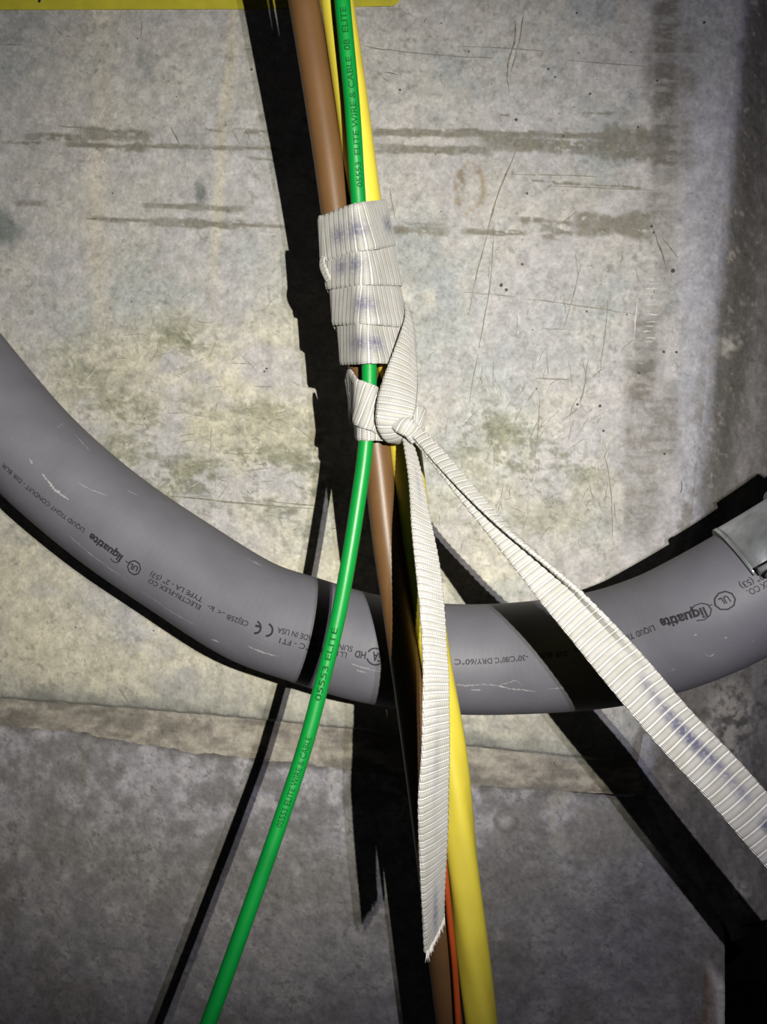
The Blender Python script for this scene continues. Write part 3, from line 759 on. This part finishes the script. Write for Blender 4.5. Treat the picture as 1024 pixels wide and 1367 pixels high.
along(SG, '05553 ELITE', (424, 935), (447, 838), 8)
along(SG, '05553 ELITE WIRE & CABLE', (372, 1105), (412, 985), 8)

# ------------------------------------------------------------------ woven pulling tape
tape = empty('pulling_tape', P(505, 560, .34), 'white woven polyester tape coiled and knotted around the cable bundle', 'tape')
PITCH = .0029
def ribbon(name, rows, prof=None, pitch=PITCH, amp=.00055, th=.0009, K=11, mark=None, parent=None, label=None, end_cut=None, n_per=16):
    """rows: x,y,z, nx,ny,nz, width.  Woven tape with a rounded rib every `pitch` metres."""
    step = pitch/10
    path, ss = resample(catmull(rows, n_per), step)
    c = path[:, :3]; T = unit(np.gradient(c, axis=0))
    N = path[:, 3:6]; N = unit(N-(N*T).sum(1, keepdims=True)*T)
    A = np.cross(T, N)
    n = len(c); L = ss[-1]
    V = np.zeros((n, 2, K, 3)); UV = np.zeros((n, 2, K, 2)); RB_ = np.zeros((n, 2, K)); MK = np.zeros((n, 2, K))
    for i in range(n):
        w = path[i, 6]
        if prof is None:
            a = np.linspace(-.5, .5, K)*w; h = np.zeros(K)
        else:
            a, h = prof(ss[i]/L, w, K, path[i])
        da = np.gradient(a); dh = np.gradient(h); q = np.hypot(da, dh)+1e-12
        na, nh = -dh/q, da/q
        arc = np.concatenate([[0], np.cumsum(np.hypot(np.diff(a), np.diff(h)))]); v = arc/arc[-1]
        wob = .10*np.sin(v*5+ss[i]*40)+.10*np.sin(ss[i]*23)
        phs = ss[i]/pitch+wob*.5
        tri = np.abs((phs-np.floor(phs))-.5)*2          # 0 on a rib's crown, 1 where two ribs meet
        rib = np.abs(np.sin(math.pi*phs))**.8+.60*np.exp(-((1-tri)/.17)**2)
        edge = np.clip(np.minimum(v, 1-v)/.07, 0, 1)
        scal = 1+.030*(rib-.5)
        ee = .45+.55*edge+.45*np.exp(-((np.minimum(v, 1-v)-.05)/.035)**2)*(1 if prof is None else .6)
        ht = (th*.5+amp*rib)*ee
        for side, sg in ((0, 1), (1, -1)):
            aa = a*scal+na*ht*sg; hh = h+nh*ht*sg
            V[i, side] = c[i]+aa[:, None]*A[i]+hh[:, None]*N[i]
            UV[i, side, :, 0] = ss[i]*1000; UV[i, side, :, 1] = arc*1000
            RB_[i, side] = tri
            if mark is not None: MK[i, side] = mark(ss[i]/L, v, ss[i], path[i])
    if end_cut is not None:
        end_cut(V, ss, T, c)
    loop = np.concatenate([np.arange(K), 2*K-1-np.arange(K)])     # front left to right, back right to left
    Vf = V.reshape(n*2*K, 3)
    idx = (np.arange(n)[:, None]*2*K+loop[None])
    nx = np.roll(idx, -1, 1)
    q = np.stack([idx[:-1], nx[:-1], nx[1:], idx[1:]], -1).reshape(-1, 4)
    faces = [tuple(f) for f in q]+[tuple(idx[0][::-1]), tuple(idx[-1])]
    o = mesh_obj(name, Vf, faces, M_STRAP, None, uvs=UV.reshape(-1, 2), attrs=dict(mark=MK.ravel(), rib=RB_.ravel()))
    attach(o, tape)
    if label: o['label'] = label
    return o, dict(c=c, T=T, N=N, A=A, s=ss, w=path[:, 6])

def at_py(lst, py):
    a = np.array(lst); return np.interp(py, a[:, 1], a[:, 0]), np.interp(py, a[:, 1], a[:, 2])
def hull(py, off, green=True):     # outline around the cables at one height, (X, depth) in metres, from the right limb over the front
    cs = []
    for lst, r in ((brown_c, RB), (yellow_c, RY), (green_c, RG)):
        if lst is green_c and not green: continue
        px, d = at_py(lst, py); cs.append(((px-512)/F*d, d, r))
    al = np.linspace(0, -2*math.pi, 121)[:-1]
    pts = []; nr = []
    for a in al:
        n = (math.cos(a), math.sin(a))
        k = max(cs, key=lambda q: q[0]*n[0]+q[1]*n[1]+q[2])
        pts.append((k[0]+(k[2]+off)*n[0], k[1]+(k[2]+off)*n[1])); nr.append(n)
    pts = np.array(pts); nr = np.array(nr)
    q = np.vstack([pts, pts[:1]]); s = np.concatenate([[0], np.cumsum(np.hypot(*np.diff(q, axis=0).T))])
    return q, np.vstack([nr, nr[:1]]), s/s[-1]
def ring_pt(f, py, off, w, tilt=.05, dref=.352, green=True):
    q, nr, s = hull(py, off, green)
    x = np.interp(f, s, q[:, 0]); y = np.interp(f, s, q[:, 1])
    nx = np.interp(f, s, nr[:, 0]); ny = np.interp(f, s, nr[:, 1])
    z = CH+(683.5-py)/F*(dref*.25+y*.75)
    q2 = hull(py+12, off, green)[0]; q1 = hull(py-12, off, green)[0]
    ax = np.array([*(q2.mean(0)-q1.mean(0)), -24/F*dref]); ax /= np.linalg.norm(ax)
    N = np.array([nx, ny, 0.0]); N -= N.dot(ax)*ax; N /= np.linalg.norm(N)
    N = N-tilt*ax
    return [x, y, z, *N, w]
FL = .50
# coil: front runs right to left, back left to right; (front right, front left) centre heights of each turn
turns = [(297, 320), (353, 357), (410, 405), (460, 458)]
rows = []
for k, (pr, pl) in enumerate(turns):
    nxt = turns[k+1][0] if k+1 < len(turns) else 452
    for f in np.linspace(0, 1, 28, endpoint=False):
        if k == 0 and f < .0: continue
        py = pr+(pl-pr)*(f/FL) if f < FL else pl+(nxt-pl)*float(sst(.1, .9, np.array((f-FL)/(1-FL))))
        rows.append(ring_pt(f, py, .0017+.0001*(3-k), .0194 if k else .0200, .075))
def coil_mark(t, v, s, p):
    u = t*4.0; k = int(min(u, 3.999)); f = u-k
    b = np.exp(-((v-.46)/.20)**2)
    m = 0
    for c_, w_ in (((.06, .05), (.28, .05), (.38, .05)), ((.40, .05), (.31, .04)), ((.33, .06), (.04, .04)), ((.42, .07), (.34, .05), (.17, .03)))[k] if k < 4 else ():
        m = max(m, math.exp(-((f-c_)/w_)**2))
    return .85*b*m
ribbon('coil', rows, pitch=.0033, mark=coil_mark, n_per=5, amp=.0005)

def rw(px, py, d, n, w): return [*P(px, py, d), *n, w]
# fold sticking out on the left of the coil
ribbon('edge_fold', [rw(441, 378, .349, (-.6, -.7, -.3), .0035), rw(434, 364, .3475, (-.8, -.6, 0), .0046), rw(430, 348, .348, (-.8, -.6, .1), .0040), rw(437, 336, .3475, (-.5, -.8, .2), .0022)], pitch=.0018, amp=.0002, th=.0006, K=7)
# two turns of the hitch below the coil
def hitch(fr, prs, off, w, f0=0.0, f1=1.0, tilt=0.0):
    out = []
    for f in np.linspace(f0, f1, 30):
        g = f % 1.0
        pr, pl = prs
        py = pr+(pl-pr)*(g/FL) if g < FL else pl+(pr-pl)*((g-FL)/(1-FL))
        out.append(ring_pt(g, py, off, w, tilt))
    return out
def hm(t, v, s, p): return .5*np.exp(-((v-.5)/.3)**2)*math.exp(-((t-.42)/.10)**2)
ribbon('hitch_turn', hitch(0, (566, 563), .0009, .0168, 0.03, .97), pitch=.0030, mark=hm, n_per=5)
ribbon('hitch_turn', hitch(0, (590, 522), .0023, .0190, 0.16, .92, .02), pitch=.0030, mark=hm, n_per=5)
# band from the coil's right side down across the front into the knot
FRN = lambda a, z=0: (math.sin(a), -math.cos(a), z)
ribbon('knot_band', [rw(541, 415, .3585, FRN(1.5), .010), rw(545.5, 436, .352, FRN(1.25), .0125), rw(544, 460, .3455, FRN(.95), .0140), rw(540, 487, .3390, FRN(.6), .0150), rw(533.5, 518, .3335, FRN(.25), .0162),
        rw(528, 545, .3305, FRN(.05, .1), .0165), rw(525.5, 565, .3308, FRN(.1, -.5), .0150), rw(529, 580, .3340, FRN(.3, -1.2), .0115), rw(537, 586, .3400, FRN(.4, -3), .0090)], pitch=.0027, amp=.0004, K=13,
        prof=lambda t, w, K, r: (np.linspace(-.5, .5, K)*w, (.25-np.linspace(-.5, .5, K)**2)*w*.55))
# small loop end standing out at the right of the knot
ribbon('loop_end', [rw(549, 553, .338, FRN(.5), .006), rw(560, 555, .3395, FRN(.5), .0088), rw(565.5, 563, .3425, FRN(1.3), .0090), rw(561, 570, .3475, FRN(2.0), .008)], pitch=.0026, amp=.0003, K=9)
# knot throat where both ends come out
ribbon('knot_throat', [rw(530, 560, .333, FRN(.1, .3), .008), rw(537, 566, .3295, FRN(.2, .1), .0090), rw(547, 573, .3290, FRN(.3, .2), .0080), rw(556, 585, .331, FRN(.4, .1), .0068)], pitch=.0026, amp=.0004, K=11,
        prof=lambda t, w, K, r: (np.linspace(-.5, .5, K)*w, (.25-np.linspace(-.5, .5, K)**2)*w*.9))

# free tail
tail_e = [(582, 536, 549, .3375), (600, 539.5, 556, .331), (640, 545, 567, .320), (700, 549, 579.5, .305), (760, 555, 591, .2955), (820, 561, 596.5, .288), (860, 563.6, 598.5, .284), (900, 565, 601.5, .2805), (940, 564.3, 602, .279),
          (1000, 563, 603, .279), (1060, 558.6, 602.5, .281), (1100, 559, 602, .2835), (1150, 561, 599.5, .286), (1200, 564, 596.5, .289), (1246, 566.5, 595, .2925)]
rows = []
for y, l, r, d in tail_e:
    ang = np.interp(y, [582, 700, 900, 1100, 1240], [.75, .72, .70, .72, .85])
    rows.append(rw((l+r)/2, y, d, FRN(ang, .05), (r-l)/F*d/math.cos(ang)*.97))
def tail_mark(t, v, s, p):
    return np.exp(-((v-.55)/.10)**2)*(.55*math.exp(-((t-.14)/.05)**2)+.85*math.exp(-((t-.95)/.05)**2)+.35*math.exp(-((t-.66)/.10)**2))
def cut_tail(V, ss, T, c):
    pass
def tail_prof(t, w, K, r):
    x = np.linspace(-.5, .5, K); return x*w, -(x**2)*w*.18
def slant(V, ss, T, c):            # the tape is cut at a slant: shear the last stretch
    L = ss[-1]; n, _, K, _ = V.shape
    for i in range(n):
        k = max(0, (ss[i]-(L-.03))/.03)
        if k > 0:
            for s_ in range(2):
                for j in range(K):
                    V[i, s_, j, 2] += -.0078*k*(((j/(K-1))-.5)*SGN)
SGN = 1
tail, ST = ribbon('tail', rows, mark=tail_mark, K=13, prof=tail_prof, end_cut=slant, pitch=.00285, amp=.0006)
# frayed threads along the cut
V = []; Fc = []
me = tail.data; nK = 26; last = len(me.vertices)-nK
ev = [np.array(me.vertices[last+j].co) for j in range(13)]
mw = np.array(tail.matrix_basis); 
off = np.array(tape.location)
for i in range(70):
    t = random.random(); k = t*12; j = min(int(k), 11); p = ev[j]*(1-(k-j))+ev[j+1]*(k-j)
    ln = random.uniform(.0010, .0030)*(1.3 if t < .25 or t > .85 else 1); dx = random.uniform(-.0007, .0007); dy = random.uniform(-.0008, .0006); r = random.uniform(.00012, .00026)
    b = len(V)
    for q_, (tt, rr) in enumerate(((-.3, 1), (.4, 1), (1, .5))):
        ce = p+np.array([dx*max(tt, 0)**2, dy*max(tt, 0), -ln*tt])
        for m_ in range(5):
            a = 2*math.pi*m_/5; V.append(ce+np.array([r*rr*math.cos(a), r*rr*math.sin(a), 0]))
    for q_ in range(2):
        for m_ in range(5): Fc.append((b+q_*5+m_, b+q_*5+(m_+1) % 5, b+(q_+1)*5+(m_+1) % 5, b+(q_+1)*5+m_))
    Fc.append(tuple(b+10+m_ for m_ in range(5)))
fr = mesh_obj('frayed_threads', V, Fc, M_THREAD, None); attach(fr, tape); fr['kind'] = 'stuff'

# the hauled end, folded lengthwise near the knot and opening out to the lower right
pull = [(540, 566, .3325), (560, 585, .3285), (588, 617, .3215), (617, 653, .3140), (664, 709, .3045), (711, 761, .2970), (745, 799, .2930), (780, 836, .2895), (841, 904, .2830), (903, 975, .2770), (964, 1040, .2700), (1024, 1109, .2635), (1120, 1217, .254), (1260, 1374, .241)]
kx = np.array([p[0] for p in pull])
km = np.interp(kx, [540, 588, 617, 664, 711, 745, 780, 841, 903, 1260], [.0052, .0070, .0072, .0078, .0104, .0122, .0128, .0138, .0140, .0140])
kf = np.interp(kx, [540, 588, 617, 664, 711, 745, 780, 841, 903, 1260], [.0050, .0066, .0066, .0066, .0066, .0060, .0050, .0038, .0035, .0035])
kp = np.interp(kx, [540, 588, 617, 664, 711, 745, 780, 841, 903, 1260], [172, 165, 150, 126, 108, 92, 74, 40, 14, 6])
rows = []
for (px, py, d), m, f_, p_ in zip(pull, km, kf, kp):
    rows.append([*P(px, py, d), .12, -1, .10, m, f_, math.radians(p_)])
def fold(t, w, K, r):
    m, f_, ph = r[6], r[7], r[8]
    s = np.concatenate([np.linspace(0, m-.0009, 7), np.linspace(m-.0006, m+.0006, 5), np.linspace(m+.0009, m+f_, 5)])
    sf = np.linspace(0, m+f_, 240)
    hd = ph*np.clip((sf-m)/.0014+.5, 0, 1)
    a = np.concatenate([[0], np.cumsum(np.cos(hd[1:])*np.diff(sf))]); h = np.concatenate([[0], np.cumsum(np.sin(hd[1:])*np.diff(sf))])
    A_ = np.interp(s, sf, a); H_ = np.interp(s, sf, h)
    c_ = (A_.max()+A_.min())/2
    sg = FSGN
    if sg > 0: return (A_-c_), H_
    return -(A_-c_)[::-1], H_[::-1]
FSGN = -1
def pull_mark(t, v, s, p):
    x = 512+p[0]/p[1]*F
    band = np.exp(-((v-.36-.0004*(x-850)-.03*math.sin(s*90))/.125)**4)
    on = sst(838, 856, x)*sst(1000, 985, x)+sst(1008, 1018, x)
    dash = .30+.70*abs(math.sin(math.pi*s/.0033))
    return np.clip(1.5*band*on*dash*(.75+.25*math.sin(s*160)), 0, 1)
ribbon('hauling_line', rows, prof=fold, K=17, pitch=.0033, mark=pull_mark, amp=.0006)

# ------------------------------------------------------------------ yellow sign whose lower edge shows at the top
sign = empty('warning_sign', wallP(260., -60., -.001), 'yellow warning sign with black lettering at the top of the wall', 'sign')
def slab(name, outline, off0, off1, mat):
    o = np.array(outline, float); n = len(o)
    V = [tuple(v) for v in wallP(o[:, 0], o[:, 1], off0)]+[tuple(v) for v in wallP(o[:, 0], o[:, 1], off1)]
    Fc = [tuple(range(n)), tuple(range(2*n-1, n-1, -1))]+[(i, n+i, n+(i+1) % n, (i+1) % n) for i in range(n)]
    return attach(mesh_obj(name, V, Fc, mat, None, smooth=False), sign)
ol = [(-260, -240), (535, -240)]+[(535-14+14*math.cos(a), -6+14*math.sin(a)) for a in np.linspace(0, math.pi/2, 7)]+[(330, 12), (0, 13), (-260, 13)]
slab('face_plate', ol, -.0008, -.0016, M_SIGN)
slab('printed_lettering', [(50, -60), (54.5, -60), (54.5, 1), (53, 4), (51, 3), (50, -2)], -.0016, -.00172, M_INK)
